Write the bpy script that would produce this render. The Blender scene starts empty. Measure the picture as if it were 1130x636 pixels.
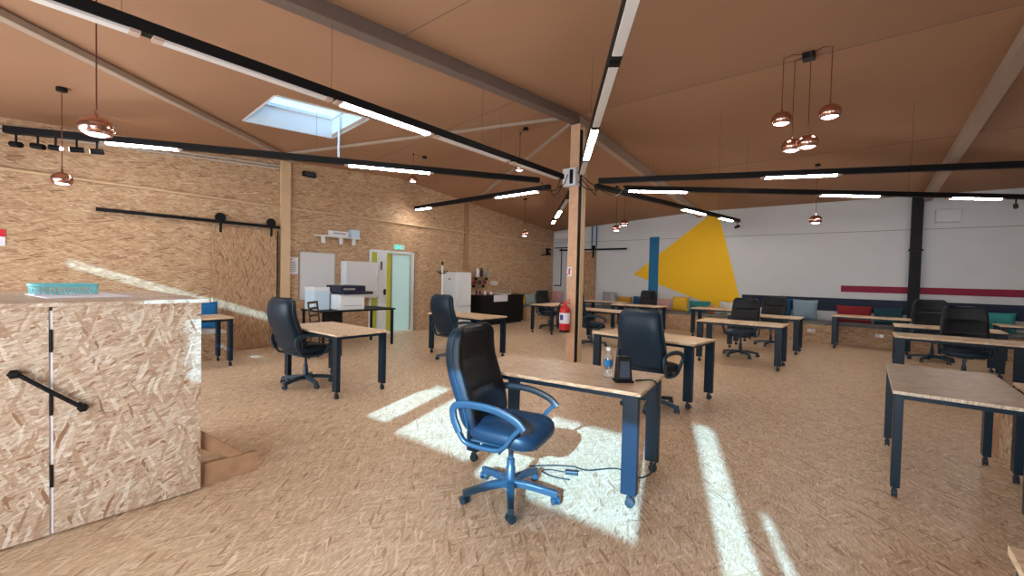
import bpy, bmesh, math, random
from mathutils import Vector, Matrix
random.seed(7)
S = bpy.context.scene
COL = S.collection
PI = math.pi
R = math.radians

# ------------------------------------------------------------------ camera
cam_d = bpy.data.cameras.new('camera'); cam = bpy.data.objects.new('camera', cam_d); COL.objects.link(cam)
YAW, PIT, ROL = 0.682384807, -0.0259612701, 0.0231530811
def cam_axes():
    cy, sy = math.cos(YAW), math.sin(YAW)
    fw = Vector((-sy*math.cos(PIT), cy*math.cos(PIT), math.sin(PIT)))
    rt = Vector((cy, sy, 0)); up = rt.cross(fw)
    c, s = math.cos(ROL), math.sin(ROL)
    return rt*c + up*s, up*c - rt*s, fw
_r, _u, _f = cam_axes()
cam.matrix_world = Matrix(((_r.x, _u.x, -_f.x, 0), (_r.y, _u.y, -_f.y, 0), (_r.z, _u.z, -_f.z, 1.46), (0, 0, 0, 1)))
cam_d.sensor_width = 36; cam_d.lens = 479.09/1130*36; cam_d.clip_start = .05; cam_d.clip_end = 200
S.camera = cam

# ------------------------------------------------------------------ look, world, sun, added daylight fill
S.view_settings.view_transform = 'Standard'; S.view_settings.look = 'None'
S.view_settings.gamma = 1; S.view_settings.use_curve_mapping = False
S.view_settings.exposure = 0.8
S.cycles.use_denoising = True
S.cycles.max_bounces = 8; S.cycles.diffuse_bounces = 5
S.cycles.sample_clamp_indirect = 4
S.cycles.blur_glossy = 1.0
W = bpy.data.worlds.new('world'); S.world = W; W.use_nodes = True
bg = W.node_tree.nodes['Background']; bg.inputs[0].default_value = (.55, .78, 1, 1); bg.inputs[1].default_value = 1.8

sd = bpy.data.lights.new('sun', 'SUN'); sun = bpy.data.objects.new('sun', sd); COL.objects.link(sun)
sd.energy = 12.5; sd.color = (.30, .65, 1); sd.angle = R(.7)
SUN_DIR = Vector((-.36, 1, -.45)).normalized()
sun.rotation_euler = SUN_DIR.to_track_quat('-Z', 'Y').to_euler(); sun.location = (3, -8, 6)

def area(name, loc, aim, sx, sy, e, col):
    l = bpy.data.lights.new(name, 'AREA'); o = bpy.data.objects.new(name, l); COL.objects.link(o)
    l.shape = 'RECTANGLE'; l.size = sx; l.size_y = sy; l.energy = e; l.color = col
    o.location = loc; o.rotation_euler = Vector(aim).to_track_quat('-Z', 'Z').to_euler(); return o
area('window_daylight', (-5.6, -1.42, 1.45), (.05, 1, -.05), 4.0, 1.9, 125, (.86, .93, 1))  # unseen area lamps added along the back wall as daylight fill
area('window_daylight', (-1.0, -1.42, 1.1), (-.1, 1, .0), 2.6, 1.7, 130, (.86, .93, 1))
area('window_daylight', (4.2, -1.42, 1.45), (-.1, 1, -.05), 3.5, 1.9, 60, (.9, .95, 1))

# ------------------------------------------------------------------ materials
def mat(name, col, rough=.6, metal=0, spec=.4, bump=0, bscale=80, emit=None, es=0, alpha=None, trans=0, vary=0, vscale=6):
    m = bpy.data.materials.new(name); m.use_nodes = True; n = m.node_tree.nodes; L = m.node_tree.links
    b = n['Principled BSDF']
    b.inputs['Base Color'].default_value = (*col, 1); b.inputs['Roughness'].default_value = rough
    b.inputs['Metallic'].default_value = metal; b.inputs['Specular IOR Level'].default_value = spec
    if trans: b.inputs['Transmission Weight'].default_value = trans
    if emit: b.inputs['Emission Color'].default_value = (*emit, 1); b.inputs['Emission Strength'].default_value = es
    if bump or vary:
        tc = n.new('ShaderNodeTexCoord')
    if bump:
        t = n.new('ShaderNodeTexNoise'); t.inputs['Scale'].default_value = bscale; t.inputs['Detail'].default_value = 3
        L.new(tc.outputs['Object'], t.inputs['Vector'])
        u = n.new('ShaderNodeBump'); u.inputs['Strength'].default_value = bump; u.inputs['Distance'].default_value = .004
        L.new(t.outputs['Fac'], u.inputs['Height']); L.new(u.outputs['Normal'], b.inputs['Normal'])
    if vary:
        t = n.new('ShaderNodeTexNoise'); t.inputs['Scale'].default_value = vscale; t.inputs['Detail'].default_value = 5
        L.new(tc.outputs['Object'], t.inputs['Vector'])
        h = n.new('ShaderNodeHueSaturation'); h.inputs['Color'].default_value = (*col, 1)
        mr = n.new('ShaderNodeMapRange'); mr.inputs['To Min'].default_value = 1-vary; mr.inputs['To Max'].default_value = 1+vary
        L.new(t.outputs['Fac'], mr.inputs['Value']); L.new(mr.outputs['Result'], h.inputs['Value']); L.new(h.outputs['Color'], b.inputs['Base Color'])
    return m

def osb(name, base, dark, light, bias=0., ln=.10, wd=.017, rough=.55, contrast=1., odd=(.30, .17, .10), spread=1.):
    """strand board: several layers of long flat flakes lying over each other at scattered angles"""
    m = bpy.data.materials.new(name); m.use_nodes = True; n = m.node_tree.nodes; L = m.node_tree.links
    b = n['Principled BSDF']; b.inputs['Roughness'].default_value = rough; b.inputs['Specular IOR Level'].default_value = .35
    uv = n.new('ShaderNodeUVMap')
    wob = n.new('ShaderNodeTexNoise'); wob.noise_dimensions = '2D'; wob.inputs['Scale'].default_value = 6; L.new(uv.outputs[0], wob.inputs['Vector'])
    wsub = n.new('ShaderNodeVectorMath'); wsub.operation = 'SUBTRACT'; L.new(wob.outputs['Color'], wsub.inputs[0]); wsub.inputs[1].default_value = (.5, .5, .5)
    wsc = n.new('ShaderNodeVectorMath'); wsc.operation = 'SCALE'; wsc.inputs['Scale'].default_value = .03; L.new(wsub.outputs[0], wsc.inputs[0])
    wad = n.new('ShaderNodeVectorMath'); wad.operation = 'ADD'; L.new(uv.outputs[0], wad.inputs[0]); L.new(wsc.outputs[0], wad.inputs[1])
    prev = None; prevh = None
    layers = [(0, 1.0, 0), (38, 1.0, .42), (-31, 1.15, .5), (14, .9, .55), (-14, 1.1, .55), (76, .8, .78), (-58, .7, .74)]
    for i, (a, s, thr) in enumerate(layers):
        ro = n.new('ShaderNodeVectorRotate'); ro.rotation_type = 'Z_AXIS'; ro.inputs['Angle'].default_value = R(bias + a*spread)
        L.new(wad.outputs[0], ro.inputs['Vector'])
        mu = n.new('ShaderNodeVectorMath'); mu.operation = 'MULTIPLY_ADD'; mu.inputs[1].default_value = (s/ln, s/wd, 1); mu.inputs[2].default_value = (i*7.3, i*3.1, 0)
        L.new(ro.outputs[0], mu.inputs[0])
        v = n.new('ShaderNodeTexVoronoi'); v.voronoi_dimensions = '2D'; v.inputs['Scale'].default_value = 1; v.inputs['Randomness'].default_value = .95
        L.new(mu.outputs[0], v.inputs['Vector'])
        sp = n.new('ShaderNodeSeparateColor'); L.new(v.outputs['Color'], sp.inputs[0])
        cr = n.new('ShaderNodeValToRGB'); e = cr.color_ramp.elements
        e[0].position = 0; e[0].color = (*odd, 1); e[1].position = 1; e[1].color = (*light, 1)
        for p, c in ((.035, odd), (.09, dark), (.5, base), (.86, [x*.5+y*.5 for x, y in zip(base, light)])):
            q = e.new(p); q.color = (*c, 1)
        L.new(sp.outputs[1], cr.inputs[0])
        if prev is None: prev = cr.outputs[0]; prevh = sp.outputs[2]; continue
        g = n.new('ShaderNodeMath'); g.operation = 'GREATER_THAN'; g.inputs[1].default_value = thr; L.new(sp.outputs[0], g.inputs[0])
        mx = n.new('ShaderNodeMix'); mx.data_type = 'RGBA'; L.new(g.outputs[0], mx.inputs[0]); L.new(prev, mx.inputs[6]); L.new(cr.outputs[0], mx.inputs[7])
        mh = n.new('ShaderNodeMix'); L.new(g.outputs[0], mh.inputs[0]); L.new(prevh, mh.inputs[2]); L.new(sp.outputs[2], mh.inputs[3])
        prev = mx.outputs[2]; prevh = mh.outputs[0]
    # fine grain along the flakes
    ro = n.new('ShaderNodeVectorRotate'); ro.rotation_type = 'Z_AXIS'; ro.inputs['Angle'].default_value = R(bias); L.new(uv.outputs[0], ro.inputs['Vector'])
    mp = n.new('ShaderNodeVectorMath'); mp.operation = 'MULTIPLY'; mp.inputs[1].default_value = (18, 130, 1); L.new(ro.outputs[0], mp.inputs[0])
    gn = n.new('ShaderNodeTexNoise'); gn.noise_dimensions = '2D'; gn.inputs['Scale'].default_value = 1; gn.inputs['Detail'].default_value = 3; L.new(mp.outputs[0], gn.inputs['Vector'])
    mr = n.new('ShaderNodeMapRange'); mr.inputs['From Min'].default_value = .3; mr.inputs['From Max'].default_value = .7
    mr.inputs['To Min'].default_value = 1-.22*contrast; mr.inputs['To Max'].default_value = 1+.2*contrast; L.new(gn.outputs['Fac'], mr.inputs['Value'])
    hs = n.new('ShaderNodeHueSaturation'); L.new(prev, hs.inputs['Color']); L.new(mr.outputs[0], hs.inputs['Value']); L.new(hs.outputs[0], b.inputs['Base Color'])
    bu = n.new('ShaderNodeBump'); bu.inputs['Strength'].default_value = .25; bu.inputs['Distance'].default_value = .002; L.new(prevh, bu.inputs['Height']); L.new(bu.outputs[0], b.inputs['Normal'])
    return m

M = {}
M['osb_floor'] = osb('osb_floor', (.60, .425, .27), (.49, .33, .20), (.75, .61, .46), bias=76, rough=.38, ln=.075, wd=.0095, spread=.6, contrast=.8, odd=(.36, .22, .13))
M['osb_wall'] = osb('osb_wall', (.49, .315, .185), (.38, .22, .125), (.62, .47, .31), bias=3, rough=.6, ln=.10, wd=.012, spread=.3, contrast=.9, odd=(.27, .15, .08))
M['osb_vertical'] = osb('osb_vertical', (.44, .265, .145), (.33, .18, .10), (.54, .38, .24), bias=90, rough=.6, ln=.09, wd=.013, spread=.4, odd=(.25, .13, .07))
M['osb_counter'] = osb('osb_counter', (.46, .335, .235), (.37, .24, .155), (.62, .53, .43), bias=-12, rough=.5, ln=.07, wd=.011, contrast=1.1, spread=1.05, odd=(.26, .14, .08))
M['osb_desk'] = osb('osb_desk', (.70, .51, .33), (.60, .41, .25), (.80, .64, .46), bias=0, rough=.33, ln=.09, wd=.010, contrast=.6, odd=(.50, .33, .2), spread=.4)
M['osb_grey_desk'] = osb('osb_grey_desk', (.55, .44, .32), (.45, .34, .23), (.66, .57, .46), bias=90, rough=.35, ln=.09, wd=.010, odd=(.38, .28, .2), spread=.4)
M['dark_wood'] = mat('dark_wood', (.06, .028, .018), .5, vary=.3, vscale=9)
M['desk_edge'] = mat('desk_edge', (.72, .56, .38), .5, vary=.12, vscale=20)
M['ceiling'] = mat('ceiling_board', (.34, .185, .105), .75, vary=.10, vscale=1.3, bump=.15, bscale=30)
M['beam_paint'] = mat('beam_paint', (.15, .105, .085), .7, vary=.12, vscale=5)
M['rafter_paint'] = mat('rafter_paint', (.36, .27, .21), .7, vary=.1, vscale=5)
M['pine'] = mat('pine', (.60, .36, .22), .55, vary=.22, vscale=9)
M['pale_pine'] = mat('pale_pine', (.62, .44, .27), .6, vary=.12, vscale=7)
M['brown_wood'] = mat('brown_wood', (.36, .20, .11), .6, vary=.35, vscale=11)
M['white_wall'] = mat('white_wall', (.60, .62, .645), .8, vary=.03, vscale=3)
M['cream'] = mat('cream_board', (.62, .55, .45), .8)
M['ochre'] = mat('ochre_paint', (.86, .50, .012), .7)
M['blue_paint'] = mat('blue_paint', (.01, .14, .30), .7)
M['navy_paint'] = mat('navy_paint', (.012, .022, .05), .7)
M['red_paint'] = mat('red_paint', (.24, .012, .04), .7)
M['black'] = mat('black_metal', (.006, .006, .007), .55, spec=.2)
M['desk_leg'] = mat('desk_leg_steel', (.0045, .016, .030), .36, spec=.25)
M['chair_plastic'] = mat('chair_plastic', (.011, .038, .064), .36, spec=.55)
M['leather'] = mat('black_leather', (.006, .007, .009), .48, spec=.28, bump=.35, bscale=160)
M['vinyl_navy'] = mat('navy_vinyl', (.006, .018, .033), .42, spec=.3)
M['fabric_black'] = mat('black_fabric', (.018, .019, .022), .9, bump=.4, bscale=250)
M['rubber'] = mat('rubber', (.012, .02, .03), .5)
M['white_plastic'] = mat('white_plastic', (.72, .74, .76), .4)
M['white_enamel'] = mat('white_enamel', (.72, .76, .80), .3)
M['board_white'] = mat('whiteboard', (.66, .67, .69), .25)
M['alu'] = mat('aluminium', (.55, .54, .53), .35, metal=.8)
M['steel_pipe'] = mat('steel_pipe', (.55, .53, .51), .4, metal=.2)
M['copper'] = mat('copper', (.66, .38, .31), .16, metal=1)
M['cable'] = mat('brown_cable', (.12, .035, .02), .7)
M['black_cable'] = mat('black_cable', (.012, .012, .014), .6)
M['diffuser'] = mat('diffuser_off', (.62, .58, .55), .5)
M['lamp_on'] = mat('diffuser_on', (.9, .9, .9), .5, emit=(1, .94, .86), es=36)
M['bulb_on'] = mat('bulb_on', (.9, .9, .9), .5, emit=(.93, .96, 1), es=6)
M['spot_on'] = mat('spot_on', (.9, .9, .9), .5, emit=(1, .9, .8), es=5)
M['joint'] = mat('joint_clip', (.45, .33, .27), .5)
M['red_gloss'] = mat('extinguisher_red', (.55, .01, .015), .3, spec=.6)
M['label_white'] = mat('label_white', (.72, .72, .78), .5)
M['label_blue'] = mat('label_blue', (.04, .06, .22), .5)
M['sign_red'] = mat('sign_red', (.6, .02, .03), .5)
M['sign_green'] = mat('sign_green', (.03, .35, .28), .5, emit=(.1, .75, .6), es=.6)
M['teal_glass'] = mat('frosted_glass', (.42, .62, .60), .35, emit=(.38, .62, .62), es=.18)  # faint emission stands in for light in the lobby
M['lime'] = mat('lime_paint', (.52, .56, .06), .7)
M['glass'] = mat('clear_glass', (.9, 1, 1), .02, trans=1)
M['water_bottle'] = mat('bottle_plastic', (.85, .9, .95), .08, trans=.92)
M['ink'] = mat('ink', (.03, .04, .06), .6)
M['printer_dark'] = mat('printer_dark', (.01, .014, .035), .35)
M['carton_blue'] = mat('pale_blue_board', (.55, .72, .85), .6)
for k, c in dict(grey=(.30, .29, .31), mustard=(.42, .22, .02), blue=(.012, .06, .15), pink=(.55, .30, .29), yellow=(.66, .40, .03), teal=(.03, .20, .20),
                 orange=(.62, .13, .05), white=(.62, .62, .58), darkblue=(.01, .09, .19), lightblue=(.24, .34, .42), red=(.26, .02, .025), darkteal=(.01, .05, .07),
                 aqua=(.05, .32, .32), brightblue=(.01, .14, .36), paleblue=(.32, .42, .45)).items():
    M['cloth_'+k] = mat('cloth_'+k, c, .9, bump=.4, bscale=120)
M['bench_pad'] = mat('bench_pad', (.16, .17, .17), .9, bump=.3, bscale=100, vary=.4, vscale=14)
M['crate_cyan'] = mat('cyan_plastic', (.18, .58, .62), .3)
M['sky_pane'] = mat('skylight_glass', (.6, .8, .9), .05, trans=1)

# ------------------------------------------------------------------ mesh builder
class MB:
    def __init__(s): s.v = []; s.f = []; s.mi = []; s.sm = []; s.mats = []
    def mid(s, m):
        if m not in s.mats: s.mats.append(m)
        return s.mats.index(m)
    def add(s, vs, fs, m=None, smooth=False):
        o = len(s.v); s.v += [tuple(v) for v in vs]; k = s.mid(m)
        for f in fs: s.f.append([i+o for i in f]); s.mi.append(k); s.sm.append(smooth)
        return s
    def box(s, c, d, rz=0, m=None, rot=None):
        mt = rot if rot is not None else Matrix.Rotation(rz, 3, 'Z')
        vs = []
        for x, y, z in ((-1,-1,-1),(1,-1,-1),(1,1,-1),(-1,1,-1),(-1,-1,1),(1,-1,1),(1,1,1),(-1,1,1)):
            vs.append(mt @ Vector((x*d[0]/2, y*d[1]/2, z*d[2]/2)) + Vector(c))
        return s.add(vs, [(0,3,2,1),(4,5,6,7),(0,1,5,4),(1,2,6,5),(2,3,7,6),(3,0,4,7)], m)
    def b2(s, a, b, m=None):
        return s.box([(p+q)/2 for p, q in zip(a, b)], [abs(q-p) for p, q in zip(a, b)], m=m)
    def bar(s, a, b, w, h, m=None, up=(0, 0, 1)):
        a = Vector(a); b = Vector(b); d = b-a; y = d.normalized(); x = y.cross(Vector(up)).normalized(); z = x.cross(y)
        rot = Matrix((x, y, z)).transposed()
        return s.box((a+b)/2, (w, d.length, h), rot=rot, m=m)
    def tube(s, pts, r, n=10, m=None, close=False, rs=None, flat=None):
        pts = [Vector(p) for p in pts]; N = len(pts); vs = []; fs = []; px = None
        for i, p in enumerate(pts):
            if close: t = pts[(i+1) % N]-pts[i-1]
            else: t = pts[min(i+1, N-1)]-pts[max(i-1, 0)]
            t.normalize()
            if px is None:
                ref = Vector((0, 0, 1)) if abs(t.z) < .9 else Vector((1, 0, 0)); px = t.cross(ref).normalized()
            px = (px - t*px.dot(t)).normalized(); py = t.cross(px)
            rr = rs[i] if rs else r
            for k in range(n):
                a = 2*PI*k/n; ca, sa = math.cos(a), math.sin(a)
                if flat:
                    q = 3.5; ca2 = math.copysign(abs(ca)**(2/q), ca); sa2 = math.copysign(abs(sa)**(2/q), sa)
                    vs.append(p + px*ca2*flat[0] + py*sa2*flat[1])
                else: vs.append(p + px*ca*rr + py*sa*rr)
        for i in range(N if close else N-1):
            j = (i+1) % N
            for k in range(n): fs.append((i*n+k, i*n+(k+1) % n, j*n+(k+1) % n, j*n+k))
        if not close: fs.append(tuple(range(n-1, -1, -1))); fs.append(tuple((N-1)*n+k for k in range(n)))
        return s.add(vs, fs, m, True)
    def lathe(s, prof, c=(0, 0, 0), n=24, m=None, axis='Z', smooth=True, cap=True):
        vs = []; fs = []; N = len(prof); c = Vector(c)
        for r, z in prof:
            for k in range(n):
                a = 2*PI*k/n; p = Vector((r*math.cos(a), r*math.sin(a), z))
                if axis == 'X': p = Vector((p.z, p.x, p.y))
                if axis == 'Y': p = Vector((p.y, p.z, p.x))
                vs.append(p+c)
        for i in range(N-1):
            for k in range(n): fs.append((i*n+k, i*n+(k+1) % n, (i+1)*n+(k+1) % n, (i+1)*n+k))
        if cap: fs.append(tuple(range(n-1, -1, -1))); fs.append(tuple((N-1)*n+k for k in range(n)))
        return s.add(vs, fs, m, smooth)
    def poly(s, pts, t, m=None):
        """closed prism: polygon pts (3D, coplanar) extruded by the vector t"""
        n = len(pts); t = Vector(t); vs = [Vector(p) for p in pts]+[Vector(p)+t for p in pts]
        fs = [tuple(range(n-1, -1, -1)), tuple(range(n, 2*n))]+[(i, (i+1) % n, n+(i+1) % n, n+i) for i in range(n)]
        return s.add(vs, fs, m)
    def build(s, name, m=None, parent=None, loc=None, rot=None, bevel=0, seg=2, sub=0):
        me = bpy.data.meshes.new(name); me.from_pydata(s.v, [], s.f)
        for q in s.mats: me.materials.append(M[q or m] if isinstance(q or m, str) else (q or m))
        me.polygons.foreach_set('material_index', s.mi); me.polygons.foreach_set('use_smooth', s.sm)
        uvl = me.uv_layers.new(name='UVMap'); h = (len(bpy.data.objects)*.377) % 9
        for p in me.polygons:
            nx, ny, nz = (abs(q) for q in p.normal)
            for li in p.loop_indices:
                v = me.vertices[me.loops[li].vertex_index].co
                if nz >= nx and nz >= ny: uvl.data[li].uv = (v.x+h, v.y+h)
                elif nx >= ny: uvl.data[li].uv = (v.y+h, v.z+h)
                else: uvl.data[li].uv = (v.x+h, v.z+h)
        if any(s.sm):
            bm = bmesh.new(); bm.from_mesh(me)
            for e in bm.edges:
                if e.calc_face_angle(0) > R(48): e.smooth = False
            bm.to_mesh(me); bm.free()
        me.update(); o = bpy.data.objects.new(name, me); COL.objects.link(o)
        if parent is not None: o.parent = parent
        if loc is not None: o.location = loc
        if rot is not None: o.rotation_euler = rot
        if bevel:
            b = o.modifiers.new('bevel', 'BEVEL'); b.width = bevel; b.segments = seg; b.limit_method = 'ANGLE'; b.angle_limit = R(40)
        if sub:
            q = o.modifiers.new('sub', 'SUBSURF'); q.levels = sub; q.render_levels = sub
        return o
def tag(o, label=None, cat=None, group=None, kind=None):
    if label: o['label'] = label
    if cat: o['category'] = cat
    if group: o['group'] = group
    if kind: o['kind'] = kind
    return o
def empty(name, loc, rz=0, label=None, cat=None, group=None, kind=None):
    o = bpy.data.objects.new(name, None); COL.objects.link(o); o.location = loc; o.rotation_euler = (0, 0, rz); o.empty_display_size = .1
    return tag(o, label, cat, group, kind)
def struct(mb, name, m, parent=None, **k):
    o = mb.build(name, m, parent, **k)
    if parent is None: o['kind'] = 'structure'
    return o
KIDS = {}
def copy_tree(o, parent=None):
    c = o.copy(); COL.objects.link(c); c.parent = parent
    for ch in [q for q in bpy.data.objects if q.parent == o]: copy_tree(ch, c)
    return c
def arc(c, r, a0, a1, n, plane='XZ'):
    out = []
    for i in range(n+1):
        a = a0+(a1-a0)*i/n
        out.append((c[0]+r*math.cos(a), c[1], c[2]+r*math.sin(a)) if plane == 'XZ' else (c[0]+r*math.cos(a), c[1]+r*math.sin(a), c[2]))
    return out
def smooth(pts, n=6):
    """Catmull-Rom through the points"""
    P = [Vector(p) for p in pts]; P = [P[0]*2-P[1]]+P+[P[-1]*2-P[-2]]; out = []
    for i in range(1, len(P)-2):
        for k in range(n):
            t = k/n; a, b, c, d = P[i-1:i+3]
            out.append(.5*((2*b)+(c-a)*t+(2*a-5*b+4*c-d)*t*t+(3*b-a-3*c+d)*t**3))
    out.append(P[-2]); return out

# ------------------------------------------------------------------ room shape
LWA = math.atan(.04)                               # the left wall runs slightly out of square
def LX(y, off=0): return -8.8-.04*y+off
def LP(y, off=0, z=0): return (LX(y, off), y, z)
def zc(x, y):
    z = 4.3-(.075*(6.6-y) if y < 6.6 else .095*(y-6.6))
    return z-(.09 if y < 6.6 else .09-.003*(y-6.6))*max(0, -4-x)

# floor
struct(MB().b2((-9.9, -1.7, -.12), (7.6, 14.3, 0)), 'floor', 'osb_floor')

# ceiling: a low gable with a hole for the skylight
SKX0, SKX1, SKY0, SKY1 = -7.28, -6.17, 2.52, 3.9
xs = sorted([-9.75, -9, -8.3, SKX0, SKX1, -5.4, -4.7, -4, -2, 0, 2, 4, 6, 7.6]); ys = sorted([-1.75, -.5, 1, SKY0, SKY1, 5.2, 6.6, 8, 9.5, 11, 12.5, 14.3])
cm = MB(); nx, ny = len(xs), len(ys)
cv = [(x, y, zc(x, y)) for y in ys for x in xs]; cf = []
for j in range(ny-1):
    for i in range(nx-1):
        if abs(xs[i]-SKX0) < 1e-6 and abs(ys[j]-SKY0) < 1e-6: continue
        cf.append((j*nx+i, (j+1)*nx+i, (j+1)*nx+i+1, j*nx+i+1))
cm.add(cv, cf)
ceiling = struct(cm, 'ceiling', 'ceiling')
so = ceiling.modifiers.new('solid', 'SOLIDIFY'); so.thickness = .06; so.offset = -1
seam = MB()
for x0, x1, y in ((-4, 7.5, 6.6), (-4, 7.5, 2.9), (-9.3, -4, 5.25), (-4, 7.5, 10.2)):
    seam.bar((x0, y, zc(x0, y)-.001), (x1, y, zc(x1, y)-.001), .008, .006)
seam.build('panel_seam', 'beam_paint', ceiling)

# left wall (strand board) with the glass door opening
DY0, DY1, DZ = 5.78, 7.12, 2.03
def lwall_box(mb, y0, y1, z0, z1, off0, off1, m=None):
    vs = [LP(y0, off0, z0), LP(y0, off1, z0), LP(y1, off1, z0), LP(y1, off0, z0), LP(y0, off0, z1), LP(y0, off1, z1), LP(y1, off1, z1), LP(y1, off0, z1)]
    mb.add(vs, [(0,3,2,1),(4,5,6,7),(0,1,5,4),(1,2,6,5),(2,3,7,6),(3,0,4,7)], m)
w = MB(); lwall_box(w, -1.7, DY0, 0, 4.0, -.15, 0); lwall_box(w, DY1, 14.2, 0, 4.0, -.15, 0); lwall_box(w, DY0, DY1, DZ, 4.0, -.15, 0)
struct(w, 'wall_left', 'osb_wall')
# far wall, right wall, back wall
wf = struct(MB().b2((-9.8, 14, 0), (7.6, 14.15, 3.9)), 'wall_far', 'white_wall')
MB().b2((-9.35, 13.992, 2.79), (7.4, 14, 2.80)).build('panel_joint', 'beam_paint', wf)
MB().poly([(-6.10, 13.990, 1.63), (-2.79, 13.990, .62), (-3.2, 13.990, .60), (-4.19, 13.990, .97), (-5.3, 13.990, 1.32)][:0] or
          [(-6.10, 13.99, 1.63), (-3.15, 13.99, .60), (-2.72, 13.99, .60), (-3.46, 13.99, 3.45), (-3.75, 13.99, 3.45)], (0, .01, 0)).build('painted_triangle', 'ochre', wf)
MB().b2((-5.56, 13.984, .6), (-5.24, 13.996, 2.87)).build('painted_stripe', 'blue_paint', wf)
MB().b2((-2.76, 13.988, .76), (7.4, 13.996, 1.10)).build('painted_band', 'navy_paint', wf)
MB().b2((-.48, 13.984, 1.27), (7.4, 13.996, 1.43)).build('painted_stripe', 'red_paint', wf)
for a, b in (((-9.0, 13.986, 1.18), (-8.96, 13.996, 2.62)), ((-9.3, 13.986, 1.14), (-8.96, 13.996, 1.18)), ((-9.3, 13.986, 2.58), (-8.0, 13.996, 2.62))):
    MB().b2(a, b).build('painted_line', 'navy_paint', wf)
struct(MB().b2((7.5, -1.7, 0), (7.65, 14.2, 4.4)), 'wall_right', 'white_wall')

# back wall behind the camera: unseen openings, shaped and placed to cast the sun patches
holes = [(-8.0, -7.0, 0, 4.0), (-6.75, -5.95, 1.99, 2.07), (-2.52, -2.12, 1.80, 2.43), (-1.92, -.93, 1.76, 2.36), (-.83, .46, 1.70, 2.43), (.88, 1.10, 1.15, 2.78), (1.19, 1.28, 1.15, 2.12)]
bx = sorted({-9.8, 7.6} | {h[0] for h in holes} | {h[1] for h in holes}); wb = MB()
for i in range(len(bx)-1):
    x0, x1 = bx[i], bx[i+1]; zz = [(h[2], h[3]) for h in holes if h[0] <= x0+1e-6 and h[1] >= x1-1e-6]; z = 0
    for a, b in zz: wb.b2((x0, -1.6, z), (x1, -1.5, a)); z = b
    wb.b2((x0, -1.6, z), (x1, -1.5, 4.0))
wb.poly([(-8, -1.6, 0), (-7, -1.6, 0), (-7, -1.6, 2.785), (-8, -1.6, 2.485)], (0, .1, 0)); wb.poly([(-8, -1.6, 2.65), (-7, -1.6, 2.95), (-7, -1.6, 4), (-8, -1.6, 4)], (0, .1, 0))  # slanted gap added to throw the sun band on the left wall
struct(wb, 'wall_back', 'white_wall')
for i, (x0, x1, z0, z1) in enumerate(holes[1:]):
    f = MB()
    for a, b in (((x0-.03, -1.51, z0-.03), (x1+.03, -1.48, z0)), ((x0-.03, -1.51, z1), (x1+.03, -1.48, z1+.03)), ((x0-.03, -1.51, z0), (x0, -1.48, z1)), ((x1, -1.51, z0), (x1+.03, -1.48, z1))): f.b2(a, b)
    struct(f, 'window_%d' % (i+1), 'alu')  # frames around the unseen openings that shape the sunlight

# skylight well
sk = MB(); zt = 4.32
def skc(x, y): return zc(x, y)
C4 = [(SKX0, SKY0), (SKX1, SKY0), (SKX1, SKY1), (SKX0, SKY1)]
for i in range(4):
    (xa, ya), (xb, yb) = C4[i], C4[(i+1) % 4]
    d = Vector((xb-xa, yb-ya, 0)).normalized(); nrm = Vector((d.y, -d.x, 0))*.03
    sk.poly([(xa, ya, skc(xa, ya)-.005), (xb, yb, skc(xb, yb)-.005), (xb, yb, zc(xb, yb)+.36), (xa, ya, zc(xa, ya)+.36)], nrm)
win = struct(sk, 'window_7', 'white_plastic')
fr = MB()
for (xa, ya, xb, yb) in ((SKX0, SKY0, SKX1, SKY0), (SKX1, SKY0, SKX1, SKY1), (SKX1, SKY1, SKX0, SKY1), (SKX0, SKY1, SKX0, SKY0), ((SKX0+SKX1)/2-.15, SKY0, (SKX0+SKX1)/2-.15, SKY1)):
    fr.bar((xa, ya, zc(xa, ya)+.33), (xb, yb, zc(xb, yb)+.33), .07, .05)
fr.build('window_frame', 'white_enamel', win)
MB().poly([(x, y, zc(x, y)+.37) for x, y in C4], (0, 0, .008)).build('window_pane', 'sky_pane', win)
rod = MB().tube([(-6.98, 3.86, 4.08), (-6.98, 3.86, 3.42)], .02, 8)
tag(rod.build('skylight_rod', 'white_enamel'), 'pale opening rod hanging down from the skylight', 'rod')

# rafters and braces under the ceiling
def beam(name, a, b, w, h, m, drop=0.004):
    mb = MB(); mb.bar((a[0], a[1], zc(a[0], a[1])-h/2-drop), (b[0], b[1], zc(b[0], b[1])-h/2-drop), w, h); return mb.build(name, m, bevel=.006)
tag(beam('rafter', (-4, -1.45), (-4, 6.58), .16, .15, 'beam_paint'), 'broad grey-brown rafter running from above the camera to the top of the timber pillar', 'beam')
tag(beam('rafter', (-4, 6.62), (-4, 13.95), .12, .2, 'rafter_paint'), 'pale rafter running from the pillar top down to the white wall above the yellow triangle', 'beam')
tag(beam('rafter', (1.3, 6.6), (1.05, 13.95), .16, .16, 'rafter_paint'), 'pale rafter at the right ending above the black column', 'beam')
tag(beam('ceiling_brace', (-8.8, 3.95), (-4.65, -1.4), .1, .07, 'rafter_paint'), 'diagonal brace rising from the left wall post to the upper left corner of the view', 'beam')
tag(beam('ceiling_brace', (-8.82, 3.4), (-4.1, 6.5), .06, .05, 'rafter_paint'), 'thin diagonal brace running from the left wall post past the skylight to the pillar', 'beam')
tag(beam('ceiling_brace', (-4.1, 6.7), (-9.1, 9.2), .06, .05, 'rafter_paint'), 'thin diagonal brace running from the pillar back to the brown wall post', 'beam')

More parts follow.
